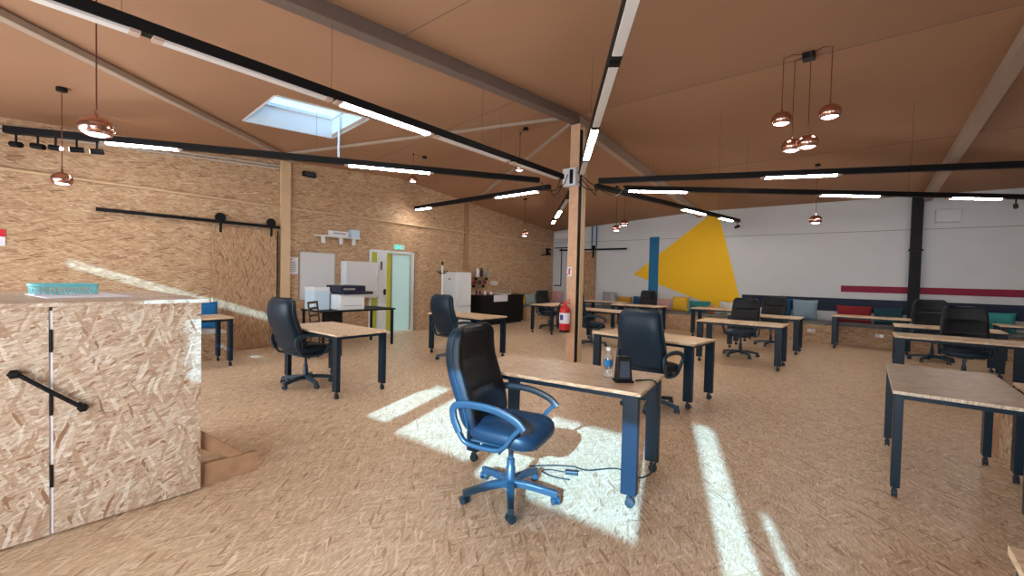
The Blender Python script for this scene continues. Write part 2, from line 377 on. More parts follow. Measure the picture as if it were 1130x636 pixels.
# ------------------------------------------------------------------ timber pillar, column, wall posts
p = empty('timber_pillar', (-3.95, 6.6, 0), 0, 'square pine pillar with a black metal strip standing in the middle of the room', 'pillar')
MB().b2((-.1, -.1, 0), (.085, .1, 4.11)).build('post', 'pine', p, bevel=.006)
MB().b2((.086, -.098, 0), (.10, -.02, 4.0)).build('metal_strip', 'black', p)
MB().b2((.086, -.018, 0), (.12, .09, 4.05)).build('cover_board', 'pale_pine', p, bevel=.004)
j = empty('junction_box', (-3.97, 6.42, 3.18), 0, 'white electrical box fixed high on the timber pillar', 'junction box')
MB().box((0, 0, 0), (.26, .14, .30)).build('box_body', 'white_plastic', j, bevel=.008)
MB().box((.05, -.075, 0), (.06, .012, .24), m='black').build('terminal_strip', 'black', j)
c = empty('steel_column', (.89, 13.86, 0), 0, 'black steel column standing against the white wall', 'column')
MB().b2((-.1, -.1, 0), (.1, .1, 3.55)).build('column_shaft', 'black', c, bevel=.006)
MB().b2((-.125, -.12, 2.28), (.125, .12, 2.32)).build('collar', 'black', c)
post = MB(); lwall_box(post, 3.74, 3.92, 0, 3.62, .002, .07)
tag(post.build('wall_post', 'pale_pine'), 'pale wooden post standing on the left wall beside the sliding door', 'post')
post = MB(); lwall_box(post, 8.98, 9.12, 1.65, 3.60, .002, .07)
tag(post.build('wall_post', 'brown_wood'), 'thin brown post on the left wall rising above the fridge', 'post')
pl = MB(); pl.poly([LP(7.16, .002, 0), LP(7.55, .002, 0), LP(7.55, .14, 0), LP(7.16, .14, 0)], (0, 0, 2.06))
tag(pl.build('wall_pilaster', 'osb_wall'), 'strand board box beside the glass door', 'pilaster')

# conduits
def lw_tube(y0, y1, z0, z1, off, r, n=2):
    return MB().tube([LP(y0+(y1-y0)*i/n, off, z0+(z1-z0)*i/n) for i in range(n+1)], r, 8)
tag(lw_tube(-1.4, 13.6, 2.72, 2.72, .04, .022).build('wall_conduit', 'pale_pine'), 'beige conduit running the length of the left wall above the sliding door', 'pipe')
t = empty('wall_pipe', LP(1, .05, 3.3), 0, 'pair of grey metal pipes along the left wall just below the ceiling', 'pipe')
for k, dz in ((0, 0), (1, -.055)):
    MB().tube([Vector(LP(y, .05, zc(LX(y), y)-.13+dz))-t.location for y in (-1.4, 0, 1.8, 3.7)], .014, 8).build('pipe', 'steel_pipe', t)

# ------------------------------------------------------------------ left wall: sliding barn door and rail
rl = empty('door_rail', LP(2.4, .09, 2.31), LWA, 'black sliding door rail with two round hangers on the left wall', 'rail')
MB().box((0, 0, 0), (.02, 2.62, .055)).build('rail_bar', 'black', rl)
for yy in (.28, 1.13):
    hg = MB(); hg.lathe([(.085, -.012), (.085, .012)], (.03, yy, .07), 20, axis='X'); hg.box((.045, yy, -.06), (.012, .04, .26)); hg.build('rail_hanger', 'black', rl)
for yy in (-1.2, -.5, .6): MB().lathe([(.018, -.08), (.018, 0)], (-.0, yy, 0), 10, axis='X').build('rail_spacer', 'black', rl)
d = empty('sliding_door', LP(3.13, .05, 0), LWA, 'strand board sliding barn door hanging on the left wall', 'door')
MB().b2((-.02, -.55, .03), (.02, .53, 2.24)).build('door_panel', 'osb_vertical', d)
MB().b2((-.022, .53, .03), (.024, .555, 2.24)).build('door_edge', 'black', d)
MB().b2((-.02, -.56, .0), (.05, .6, .028)).build('floor_guide', 'brown_wood', d)

# fire sign at the left frame edge
s = empty('fire_sign', LP(.12, .01, 1.82), LWA, 'small red and white fire sign on the left wall at the view edge', 'sign')
MB().box((0, 0, 0), (.006, .22, .22)).build('sign_plate', 'label_white', s)
MB().box((.004, 0, .06), (.004, .22, .10)).build('red_band', 'sign_red', s)
MB().box((.004, 0, -.03), (.004, .12, .02)).build('printed_line', 'ink', s)
# paper notice
s = empty('paper_notice', LP(3.985, .01, 1.58), LWA, 'printed white notice hanging on the left wall beside the whiteboard', 'notice')
MB().box((0, 0, 0), (.004, .24, .34)).build('sheet', 'label_white', s)
b = MB(); b.box((.003, -.05, .13), (.003, .10, .02), m='sign_red')
for k in range(6): b.box((.003, -.01, .07-k*.035), (.003, .18, .008), m='ink')
b.build('printed_text', 'ink', s)
# whiteboard
s = empty('whiteboard', LP(4.515, .02, 1.38), LWA, 'large plain whiteboard hanging flat on the left wall', 'whiteboard')
MB().box((0, 0, 0), (.02, .76, .98)).build('board_panel', 'board_white', s)
f = MB()
for q in ((0, 0, .49), (0, 0, -.49)): f.box(q, (.03, .78, .014))
for q in ((0, .385, 0), (0, -.385, 0)): f.box(q, (.03, .014, .98))
f.build('board_frame', 'alu', s)
# wall cabinet / second board in front of the door glass
s = empty('wall_cabinet', LP(5.42, .13, 1.3), LWA, 'white shallow wall cabinet between the whiteboard and the glass door', 'cabinet')
MB().b2((-.12, -.36, -.40), (.10, .46, .42)).build('cabinet_body', 'white_enamel', s, bevel=.006)
MB().b2((.102, -.35, -.39), (.118, .45, .41)).build('cabinet_door', 'board_white', s, bevel=.004)
MB().tube([(.13, .40, -.1), (.135, .40, 0), (.13, .40, .1)], .008, 6).build('door_handle', 'alu', s)
# bracket with a white projector-like device
s = empty('wall_shelf', LP(4.93, .12, 2.23), LWA, 'narrow white shelf bracketed high above the whiteboard', 'shelf')
MB().box((0, 0, 0), (.2, .98, .025)).build('shelf_board', 'white_plastic', s, bevel=.003)
for yy in (-.36, .05, .36): MB().box((.02, yy, -.08), (.05, .06, .14)).build('shelf_bracket', 'white_plastic', s)
s = empty('router', LP(4.98, .12, 2.245), LWA, 'long white box lying on the high wall shelf', 'device')
MB().b2((-.06, -.26, 0), (.06, .16, .11)).build('device_body', 'label_white', s, bevel=.006)
MB().b2((.061, -.2, .05), (.064, .08, .065)).build('device_slot', 'ink', s)
s = empty('paper_box', LP(5.3, .12, 2.245), LWA, 'pale blue box at the right end of the high wall shelf', 'box')
MB().b2((-.07, -.1, 0), (.08, .1, .17)).build('box_body', 'carton_blue', s, bevel=.004)

# ------------------------------------------------------------------ glass door and lobby behind
al = MB()
lwall_box(al, 5.2, 7.5, -.02, 2.3, -1.02, -.98, 'teal_glass'); lwall_box(al, 5.16, 5.2, 0, 2.3, -1.0, -.15, 'lime'); lwall_box(al, 7.5, 7.54, 0, 2.3, -1.0, -.15, 'lime')
lwall_box(al, 5.16, 7.54, 2.3, 2.34, -1.0, -.15, 'white_wall'); lwall_box(al, 5.16, 7.54, -.06, -.02, -1.0, -.15, 'osb_floor')
al.build('wall_lobby', 'teal_glass')['kind'] = 'structure'
area('lobby_light', LP(6.3, -.5, 2.25), (0, 0, -1), .8, .5, 12, (.9, 1, .95))
dr = empty('door_1', LP(6.45, -.03, 0), LWA); dr['kind'] = 'structure'
f = MB()
f.b2((-.04, -.66, 0), (.04, -.60, 2.02)); f.b2((-.04, .60, 0), (.05, .67, 2.02)); f.b2((-.04, -.60, 1.97), (.05, .60, 2.03)); f.b2((-.05, -.60, 0), (.06, .60, .03))
f.build('door_frame', 'white_enamel', dr)
MB().b2((-.02, -.60, .03), (-.01, -.40, 1.97)).build('lime_side_panel', 'lime', dr)
MB().b2((-.03, -.42, .03), (.05, -.18, 1.97)).build('door_stile', 'white_enamel', dr, bevel=.004)
MB().b2((-.02, -.18, .03), (-.01, -.02, 1.97)).build('lime_side_panel', 'lime', dr)
lf = MB(); lf.b2((-.02, .0, .05), (-.005, .56, 1.95)); lf.build('glass_pane', 'teal_glass', dr)
f = MB(); f.b2((-.02, -.02, .03), (.02, .01, 1.97)); f.b2((-.02, .56, .03), (.03, .60, 1.97)); f.b2((-.02, 0, 1.94), (.03, .6, 1.97)); f.build('leaf_frame', 'alu', dr)
h = MB(); h.box((.06, -.24, 1.02), (.03, .05, .14)); h.tube([(.075, -.24, 1.03), (.1, -.24, 1.03), (.1, -.34, 1.03)], .01, 8); h.build('door_handle', 'black', dr)
MB().b2((.052, -.36, 1.55), (.058, -.32, 1.75)).build('warning_strip', 'ink', dr)
s = empty('exit_sign', LP(6.62, .03, 2.13), LWA, 'small green lit exit sign above the glass door', 'sign')
MB().box((0, 0, 0), (.05, .30, .12)).build('sign_case', 'white_plastic', s, bevel=.004)
MB().box((.027, -.02, 0), (.004, .24, .1)).build('green_face', 'sign_green', s)
b = MB(); b.box((.03, .03, 0), (.002, .05, .075)); b.box((.03, -.06, .0), (.002, .06, .018)); b.build('white_symbol', 'label_white', s)
s = empty('emergency_light', LP(4.3, .04, 3.46), LWA, 'small dark emergency light box at the top of the left wall', 'emergency light')
MB().box((0, 0, 0), (.07, .26, .1)).build('lamp_case', 'black', s, bevel=.005); MB().box((.037, 0, 0), (.004, .2, .06)).build('lamp_lens', 'ink', s)

# ------------------------------------------------------------------ kitchen corner
s = empty('coat_rack', (-8.72, 7.78, 0), 0, 'slim white coat stand with black hooks beside the fridge', 'coat rack')
MB().lathe([(.15, 0), (.15, .02), (.03, .035)], (0, 0, 0), 20).build('stand_base', 'black', s)
MB().tube([(0, 0, .03), (0, 0, 1.72)], .022, 10).build('pole', 'white_plastic', s)
MB().lathe([(.03, 1.72), (.03, 1.8), (.01, 1.83)], (0, 0, 0), 12).build('finial', 'black', s)
for a in range(4):
    an = a*PI/2+.4; MB().tube([(0, 0, 1.5), (.1*math.cos(an), .1*math.sin(an), 1.52), (.15*math.cos(an), .15*math.sin(an), 1.58)], .014, 8).build('hook', 'black', s)
s = empty('fridge', (-8.84, 8.42, 0), LWA, 'tall white fridge standing between the coat stand and the black kitchen counter', 'fridge')
MB().b2((-.27, -.28, .02), (.24, .28, 1.55)).build('cabinet', 'white_enamel', s, bevel=.01)
MB().b2((.245, -.28, .62), (.30, .28, 1.55)).build('door', 'white_enamel', s, bevel=.012)
MB().b2((.245, -.28, .06), (.30, .28, .605)).build('door', 'white_enamel', s, bevel=.012)
MB().tube([(.32, -.22, .75), (.34, -.22, .8), (.34, -.22, 1.1), (.32, -.22, 1.15)], .01, 6).build('handle', 'alu', s)
g = MB(); g.b2((.301, -.06, 1.22), (.303, .14, 1.42)); g.build('paper_note', 'label_white', s)
MB().b2((-.02, -.283, 1.33), (.03, -.281, 1.38)).build('magnet', 'ink', s)
s = empty('kitchen_counter', (-8.82, 10.2, 0), LWA, 'black kitchen counter with a pale top against the left wall', 'counter')
MB().b2((-.26, -1.1, .06), (.24, 1.0, .86)).build('counter_body', 'black', s, bevel=.004)
MB().b2((-.24, -1.08, 0), (.18, .98, .06)).build('plinth', 'black', s)
MB().b2((-.27, -1.12, .86), (.26, 1.02, .895)).build('worktop', 'black', s, bevel=.004)
MB().b2((.262, -.55, .70), (.266, .12, .90)).build('paper_sheet', 'label_white', s)
for k, (y, col, r, hh) in enumerate(((9.25, 'ink', .03, .16), (9.4, 'red_paint', .03, .14), (9.62, 'white_plastic', .035, .12), (9.75, 'copper', .03, .12), (9.9, 'label_white', .04, .10))):
    lab = ('dark bottle at the fridge end of the kitchen counter', 'small red jar beside the dark bottle on the kitchen counter', 'white cup on the kitchen counter', 'copper coloured cup on the kitchen counter', 'wide white mug on the kitchen counter')[k]
    tag(MB().lathe([(r*.9, 0), (r, hh*.1), (r, hh*.75), (r*.5, hh), (r*.45, hh)], (0, 0, 0), 14).build('jar' if k < 2 else 'mug', col, None, (-8.86, y, .897)), lab, 'jar' if k < 2 else 'cup')
s = empty('dish_rack', (-8.85, 10.45, .897), LWA, 'wire dish rack on the kitchen counter', 'dish rack')
g = MB()
for k in range(9): g.tube([(-.12, -.2+k*.05, .0+.02), (-.12, -.2+k*.05, .12), (.12, -.2+k*.05, .12), (.12, -.2+k*.05, .02)], .004, 5)
g.build('rack_wires', 'alu', s); MB().box((0, 0, .01), (.28, .46, .02)).build('tray', 'white_plastic', s)
s = empty('sink_tap', (-8.95, 10.9, .897), 0, 'curved metal tap on the kitchen counter', 'tap')
MB().tube(smooth([(0, 0, 0), (0, 0, .2), (.05, 0, .27), (.13, 0, .25), (.15, 0, .18)], 4), .012, 8).build('spout', 'alu', s)
for k, (y0, y1, z, lab) in enumerate(((9.35, 10.15, 1.42, 'upper small dark wall shelf with jars above the kitchen counter'), (9.25, 10.0, 1.2, 'lower small dark wall shelf above the kitchen counter'))):
    s = empty('wall_shelf', LP((y0+y1)/2, .1, z), LWA, lab, 'shelf')
    MB().box((0, 0, 0), (.18, y1-y0, .02)).build('shelf_board', 'brown_wood', s)
    for yy in (-.3, .3): MB().box((-.05, yy*(y1-y0), -.05), (.08, .02, .08)).build('shelf_bracket', 'black', s)
for k, (y, z, col, r, hh, lab) in enumerate(((9.5, 1.432, 'label_white', .055, .26, 'white canister on the upper wall shelf'), (9.7, 1.432, 'ink', .05, .28, 'black bottle on the upper wall shelf'), (10.0, 1.432, 'cloth_paleblue', .05, .2, 'pale grey jar on the upper wall shelf'),
                                     (9.4, 1.212, 'red_paint', .05, .12, 'dark red jar at the left end of the lower wall shelf'), (9.62, 1.212, 'ink', .05, .12, 'dark jar in the middle of the lower wall shelf'), (9.85, 1.212, 'red_paint', .05, .12, 'dark red jar at the right end of the lower wall shelf'))):
    tag(MB().lathe([(r*.9, 0), (r, hh*.08), (r, hh*.7), (r*.6, hh*.85), (r*.6, hh)], (0, 0, 0), 14).build('storage_jar', col, None, (LX(y, .1), y, z)), lab, 'jar')
s = empty('wall_socket', LP(10.42, .015, 1.24), LWA, 'white double wall socket above the kitchen counter', 'socket')
MB().box((0, 0, 0), (.02, .34, .12)).build('socket_plate', 'white_plastic', s, bevel=.004)
for yy in (-.08, .08): MB().lathe([(.035, 0), (.035, .004)], (.01, yy, 0), 14, axis='X').build('socket_insert', 'alu', s)

# ------------------------------------------------------------------ benches along the walls
def bench(name, x0, x1, y0, y1, h, lab, pad='bench_pad', m='osb_wall'):
    e = empty(name, ((x0+x1)/2, (y0+y1)/2, 0), 0, lab, 'bench'); X = (x1-x0)/2; Y = (y1-y0)/2
    MB().b2((-X, -Y, 0), (X, Y, h)).build('bench_body', m, e, bevel=.004)
    MB().b2((-X, -Y-.02, h), (X, Y, h+.05)).build('seat_pad', pad, e, bevel=.015)
    return e
bench('wall_bench', -9.3, 7.45, 13.05, 13.97, .46, 'long strand board bench with a thin grey pad along the white wall')
bench('wall_bench', -9.2, -8.62, 11.4, 12.98, .46, 'short strand board bench along the left wall beyond the kitchen counter')
bench('wall_bench', -8.83, -8.12, .9, 2.58, .42, 'low strand board bench against the left wall behind the counter', 'cloth_white')
for x, y, lab in ((-1.0, 13.045, 'white socket on the bench front nearest the light blue cushion'), (.3, 13.045, 'white socket on the bench front below the dark teal cushion')):
    s = empty('bench_socket', (x, y, .3), 0, lab, 'socket'); MB().box((0, -.008, 0), (.16, .016, .08)).build('socket_plate', 'white_plastic', s, bevel=.003)
    MB().box((.03, -.018, 0), (.05, .004, .05)).build('socket_insert', 'alu', s)
s = empty('bench_socket', (-8.605, 11.75, .2), 0, 'white socket on the front of the short bench by the kitchen counter', 'socket'); MB().box((.002, 0, 0), (.016, .12, .08)).build('socket_plate', 'white_plastic', s, bevel=.003)
MB().box((.011, 0, 0), (.004, .04, .05)).build('socket_insert', 'alu', s)

def cushion_mesh(w, h, t, n=14):
    mb = MB(); vs = []; fs = []
    for side in (1, -1):
        for j in range(n+1):
            for i in range(n+1):
                u = i/n*2-1; v = j/n*2-1
                px = u*(1-.07*(1-v*v)*abs(u)**2); pz = v*(1-.07*(1-u*u)*abs(v)**2)
                e = max(0, (1-u**4)*(1-v**4))**.5
                vs.append((px*w/2, side*(t/2)*e*(1+.05*math.sin(7*u+3*v)), pz*h/2+h/2))
    N = (n+1)*(n+1)
    for j in range(n):
        for i in range(n):
            a = j*(n+1)+i; fs.append((a, a+1, a+n+2, a+n+1)[::-1]); fs.append((N+a, N+a+1, N+a+n+2, N+a+n+1))
    mb.add(vs, fs, None, True); return mb
def cushion(x, y, z, w, h, t, tilt, rz, m, lab, sp=0):
    o = cushion_mesh(w, h, t).build('cushion', m, None, (x, y, z), (tilt, sp, rz)); tag(o, lab, 'cushion'); return o
BZ = .515
for (xa, xb, zt_, m, lab) in ((-7.12, -6.6, 1.0, 'grey', 'grey cushion on the long bench just right of the strand board panel'), (-6.55, -6.02, .86, 'mustard', 'mustard cushion on the long bench behind the far desks'),
        (-5.98, -5.58, .9, 'blue', 'blue cushion on the long bench in front of the blue painted stripe'), (-5.15, -4.72, .86, 'pink', 'pink cushion on the long bench left of the yellow one'),
        (-4.69, -4.2, .95, 'yellow', 'yellow cushion on the long bench below the painted triangle'), (-4.17, -3.55, .84, 'teal', 'wide teal cushion on the long bench below the painted triangle'),
        (-3.32, -2.72, .86, 'white', 'white cushion on the long bench beside the orange ball cushion'), (-1.95, -1.52, 1.02, 'darkblue', 'dark blue cushion on the long bench against the navy band'),
        (-1.50, -.93, 1.02, 'lightblue', 'light blue grey cushion on the long bench in front of the navy band'), (-.55, .16, .92, 'red', 'dark red cushion on the long bench left of the black column'),
        (.18, .74, .9, 'darkteal', 'very dark teal cushion on the long bench next to the black column'), (1.9, 2.5, .92, 'aqua', 'aqua cushion on the long bench at the right of the view')):
    cushion((xa+xb)/2, 13.72, BZ, xb-xa, zt_-BZ+.03, .17, R(-14), 0, 'cloth_'+m, lab)
b = MB().lathe([(.001, -.12)]+[(.13*math.sin(a), -.12*math.cos(a)) for a in [PI*k/12 for k in range(1, 12)]]+[(.001, .12)], (0, 0, 0), 20, cap=False)
tag(b.build('ball_cushion', 'cloth_orange', None, (-3.44, 13.4, BZ+.118)), 'round orange cushion on the long bench between teal and white', 'cushion')
cushion(-9.0, 13.72, BZ, .46, .46, .16, R(-14), R(12), 'cloth_pink', 'pink cushion in the far left corner of the long bench')
cushion(-9.02, 12.15, BZ, .5, .36, .16, R(-12), R(90), 'cloth_paleblue', 'pale blue cushion on the short bench by the left wall')
cushion(-9.0, 11.6, BZ, .44, .36, .16, R(-12), R(90), 'cloth_yellow', 'bright yellow cushion on the short bench beside the kitchen counter')
cushion(-8.45, 2.3, .475, .55, .46, .15, R(-10), R(90), 'cloth_brightblue', 'bright blue cushion on the low bench behind the counter')

# far wall door panel, rail, pipes, ac unit
s = empty('sliding_panel', (-7.8, 13.93, 0), 0, 'narrow strand board sliding panel hung on the white wall behind the pillar', 'door')
MB().b2((-.5, -.02, .53), (.3, .02, 2.44)).build('door_panel', 'osb_vertical', s)
s = empty('door_rail', (-7.7, 13.87, 2.5), 0, 'black sliding rail with one hanger on the white wall', 'rail')
MB().b2((-1.3, -.012, -.03), (1.4, .012, .03)).build('rail_bar', 'black', s)
hg = MB(); hg.lathe([(.08, -.012), (.08, .012)], (.15, -.03, .07), 16, axis='Y'); hg.b2((.12, -.05, -.3), (.18, -.03, .1)); hg.build('rail_hanger', 'black', s)
for x, lab in ((-7.68, 'left one of two thin blue pipes high on the white wall'), (-7.5, 'right one of two thin blue pipes high on the white wall')):
    tag(MB().tube([(x, 13.95, 2.6), (x, 13.95, 3.55)], .02, 8).build('wall_pipe', 'blue_paint'), lab, 'pipe')
s = empty('air_conditioner', (-8.6, 13.87, 3.0), 0, 'white air conditioner unit high on the white wall behind the pillar', 'air conditioner')
MB().box((0, 0, 0), (1.2, .22, .28)).build('unit_body', 'white_plastic', s, bevel=.03, seg=3); MB().box((0, -.112, -.09), (1.1, .01, .04)).build('vent_flap', 'alu', s)
s = empty('wall_speaker', (-9.05, 13.2, 2.32), 0, 'small black speaker on a bracket in the far left corner', 'speaker')
MB().box((0, 0, .1), (.14, .14, .22)).build('speaker_body', 'black', s, bevel=.01); MB().box((-.1, .0, -.03), (.35, .16, .03)).build('wall_bracket', 'black', s); MB().lathe([(.045, 0), (.03, .008)], (.072, 0, .1), 14, axis='X').build('speaker_cone', 'alu', s)
tag(MB().b2((1.2, 13.86, 2.93), (1.62, 13.995, 3.22)).build('duct_box', 'white_wall', bevel=.01), 'white boxed duct on the white wall right of the black column', 'duct')

# ------------------------------------------------------------------ reception counter at left
ct = empty('reception_counter', (-3.36, .3, 0), 0, 'strand board reception counter with a folding front at the left of the view', 'counter')
MB().b2((-.04, -1.5, .012), (0, -.065, 1.247)).build('front_panel', 'osb_counter', ct)
MB().b2((-.04, -.05, .012), (0, .62, 1.247)).build('front_panel', 'osb_counter', ct)
MB().b2((-.05, -.0665, .01), (-.012, -.0485, 1.22)).build('seam_strip', 'label_white', ct)
hm = MB()
for z in (.33, .72, 1.06): MB().tube([(.003, -.057, z-.06), (.003, -.057, z+.06)], .007, 8).build('hinge', 'black', ct)
MB().b2((-1.30, -1.5, .012), (-1.26, .62, 1.247)).build('back_panel', 'osb_counter', ct)
MB().b2((-1.36, -1.5, 1.248), (.09, .64, 1.27)).build('countertop', 'osb_counter', ct, bevel=.003)
hd = MB(); hd.tube([(.05, -.18, .91), (.05, -.065, .80), (.05, .055, .69)], .011, 10)
hd.tube([(0, -.175, .905), (.05, -.175, .905)], .014, 8); hd.tube([(0, .05, .695), (.05, .05, .695)], .014, 8)
hd.lathe([(.001, -.025), (.022, -.012), (.022, .012), (.001, .025)], (.05, -.19, .91), 12, axis='Y', cap=False); hd.lathe([(.001, -.025), (.022, -.012), (.022, .012), (.001, .025)], (.05, .06, .685), 12, axis='Y', cap=False)
hd.build('pull_bar', 'black', ct)
ft = MB(); ft.poly([(-.09, .50, .0), (-.09, .99, .0), (-.09, .99, .14), (-.09, .50, .16)], (.045, 0, 0)); ft.build('support_foot', 'brown_wood', ct, bevel=.003)
ft = MB(); ft.poly([(-.085, .56, .45), (-.085, .56, .31), (-.085, .80, .148), (-.085, .90, .146)], (.035, 0, 0)); ft.build('diagonal_brace', 'brown_wood', ct, bevel=.003)
tag(MB().b2((-.3, -.2, 0), (.3, .2, .004)).build('paper_sheet', 'label_white', None, (-3.98, .42, 1.271), (0, 0, .1)), 'white paper sheet lying on the reception counter', 'paper')
cr = empty('plastic_tray', (-4.12, .36, 1.276), .1, 'small cyan and white perforated plastic tray on the reception counter', 'tray')
g = MB(); Lx, Ly = .09, .15
g.b2((-Lx, -Ly, 0), (Lx, Ly, .006)); 
g.build('tray_floor', 'label_white', cr)
g = MB()
pts = [(x, y) for x, y in ((-Lx, -Ly), (Lx, -Ly), (Lx, Ly), (-Lx, Ly))]
loop = []
for cx, cy, a0 in ((Lx-.05, Ly-.05, 0), (-Lx+.05, Ly-.05, 90), (-Lx+.05, -Ly+.05, 180), (Lx-.05, -Ly+.05, 270)):
    for k in range(5): a = R(a0+k*22.5); loop.append((cx+.055*math.cos(a), cy+.055*math.sin(a)))
g.tube([(x, y, .062) for x, y in loop], .010, 8, close=True); g.build('tray_rim', 'crate_cyan', cr)
g = MB()
for i in range(len(loop)):
    (xa, ya), (xb, yb) = loop[i], loop[(i+1) % len(loop)]; n = max(1, int(math.hypot(xb-xa, yb-ya)/.016))
    for k in range(n):
        t0 = k/n; t1 = min(1, t0+.9/n)
        g.bar((xa+(xb-xa)*t0, ya+(yb-ya)*t0, .005), (xa+(xb-xa)*t1, ya+(yb-ya)*t1, .055), .004, .004)
        g.bar((xa+(xb-xa)*t1, ya+(yb-ya)*t1, .005), (xa+(xb-xa)*t0, ya+(yb-ya)*t0, .055), .004, .004)
g.build('tray_lattice', 'crate_cyan', cr)

# ------------------------------------------------------------------ desks
def make_desk(w, dth, m='osb_desk'):
    e = empty('desk', (0, 0, 0))
    t = MB(); t.b2((-w/2, -dth/2, .727), (w/2, dth/2, .75)); t.build('tabletop', m, e, bevel=.002)
    f = MB(); X = w/2-.06; Y = dth/2-.05
    f.b2((-X, -Y-.015, .69), (X, -Y+.015, .725)); f.b2((-X, Y-.015, .69), (X, Y+.015, .725)); f.b2((-X-.015, -Y, .69), (-X+.015, Y, .725)); f.b2((X-.015, -Y, .69), (X+.015, Y, .725))
    f.build('under_frame', 'desk_leg', e)
    for sx in (-1, 1):
        for sy in (-1, 1):
            lx, ly = sx*(w/2-.065), sy*(dth/2-.035)
            lg = MB().b2((lx-.05, ly-.025, .085), (lx+.05, ly+.025, .726)).build('leg', 'desk_leg', e, bevel=.004)
            c = MB(); c.tube([(lx, ly, .086), (lx, ly, .06)], .010, 8); c.lathe([(.008, -.018), (.030, -.014), (.030, -.006), (.02, -.004), (.02, .004), (.030, .006), (.030, .014), (.008, .018)], (lx+.008, ly, .031), 16, axis='Y')
            c.box((lx+.003, ly, .058), (.035, .022, .02)); c.build('caster', 'rubber', lg)
    return e
proto = make_desk(1.36, .68)
first = [True]
def desk(x0, x1, y0, y1, lab, rz=0, group=None):
    cx, cy = (x0+x1)/2, (y0+y1)/2
    if first[0]: o = proto; first[0] = False
    else: o = copy_tree(proto)
    o.location = (cx, cy, 0); o.rotation_euler = (0, 0, rz); tag(o, lab, 'desk', 'strand board desks with black legs on casters'); return o
desk(-2.46, -1.10, 2.50, 3.18, 'strand board desk in the centre foreground carrying the black speaker and the bottle', R(8))
desk(-6.0, -4.6, 2.55, 3.25, 'strand board desk at the left in front of the printer table')
desk(-6.33, -4.95, 5.3, 6.0, 'strand board desk in front of the fridge and kitchen counter')
desk(-6.8, -6.15, 9.2, 10.5, 'strand board desk set lengthways just left of the fire extinguisher', R(90))
desk(-2.78, -1.42, 5.1, 5.8, 'strand board desk with the square seen chair drawn up to its near side', R(-6))
desk(-2.38, -1.0, 8.25, 8.95, 'strand board desk with two office chairs behind it, right of the centre')
desk(-2.3, -1.03, 10.42, 11.12, 'strand board desk behind the desk with two office chairs, partly hidden by them')
desk(-.6, .82, 12.2, 12.95, 'strand board desk standing before the dark red cushion')
desk(.42, 1.8, 10.28, 11.0, 'strand board desk second from the bench at the right, behind the near office chair')
desk(.36, 1.7, 8.17, 8.87, 'strand board desk at the right directly in front of the large office chair')
desk(-3.55, -2.2, 11.85, 12.55, 'strand board desk below the orange ball cushion, mostly hidden by an office chair')
desk(-5.25, -3.85, 8.7, 9.38, 'strand board desk right behind the timber pillar')
desk(-5.6, -4.2, 11.3, 12.0, 'strand board desk in front of the pink cushion')
desk(-7.05, -5.68, 12.22, 12.92, 'strand board desk farthest back, in front of the mustard cushion')
sd_ = make_desk(.66, .5); sd_.location = (-7.73, 2.2, 0); tag(sd_, 'small strand board desk beside the low bench, partly hidden by the counter', 'desk', 'strand board desks with black legs on casters')
g1 = desk(.16, .86, 3.92, 5.26, 'greyish strand board desk at the right edge set lengthways', R(90))
desk(.88, 1.58, 3.6, 4.92, 'strand board desk cut off by the right edge, side by side with the greyish one', R(90))
desk(2.0, 3.38, 12.2, 12.9, 'strand board desk in front of the aqua cushion at the far right')
desk(.33, 1.69, 1.1, 1.8, 'strand board desk of which only a corner shows at the lower right of the view')
tm = [o for o in bpy.data.objects if o.parent == g1 and o.name.startswith('tabletop')][0]
tm.data = tm.data.copy(); tm.data.materials[0] = M['osb_grey_desk']

# low strand board box behind the right desk
bx_ = empty('low_partition', (1.55, 5.75, 0), 0, 'low strand board box standing behind the greyish desk at the right edge', 'box')
MB().b2((-.62, -.25, 0), (.6, .25, .5)).build('box_body', 'osb_vertical', bx_, bevel=.004)
MB().b2((-.62, -.25, .5), (.6, .25, .52)).build('box_lid', 'osb_desk', bx_, bevel=.003)

# printer table
pt = empty('printer_table', (-8.0, 4.7, 0), 0, 'black table against the left wall carrying the printer', 'table')
MB().b2((-.42, -.78, .72), (.42, .80, .75)).build('tabletop', 'black', pt, bevel=.004)
for sx in (-1, 1):
    for sy in (-1, 1): MB().b2((sx*.38-.02, sy*.74-.02, 0), (sx*.38+.02, sy*.74+.02, .72)).build('leg', 'black', pt)
MB().b2((.2, -.62, .42), (.4, -.38, .72)).build('hanging_drawer', 'black', pt, bevel=.005)
pr = empty('printer', (-7.85, 4.52, .752), 0, 'white office printer with a dark scanner lid on the black table', 'printer')
MB().b2((-.26, -.25, 0), (.24, .27, .3)).build('printer_body', 'white_enamel', pr, bevel=.02, seg=3)
MB().b2((-.24, -.27, .35), (.30, .25, .47)).build('scanner_lid', 'printer_dark', pr, bevel=.015)
MB().b2((-.2, -.2, .3), (.30, .42, .355)).build('control_panel', 'printer_dark', pr, bevel=.01)
MB().b2((.305, -.22, .385), (.31, .02, .42)).build('display', 'alu', pr)
MB().b2((.241, -.18, .08), (.246, .2, .085)).build('paper_drawer', 'ink', pr)
cb = empty('carton', (-8.1, 4.08, .752), 0, 'pale blue box standing left of the printer', 'box')
MB().b2((-.2, -.14, 0), (.18, .15, .42)).build('box_body', 'carton_blue', cb, bevel=.006); MB().b2((-.205, -.145, .36), (.185, .155, .43)).build('box_lid', 'white_enamel', cb, bevel=.006)

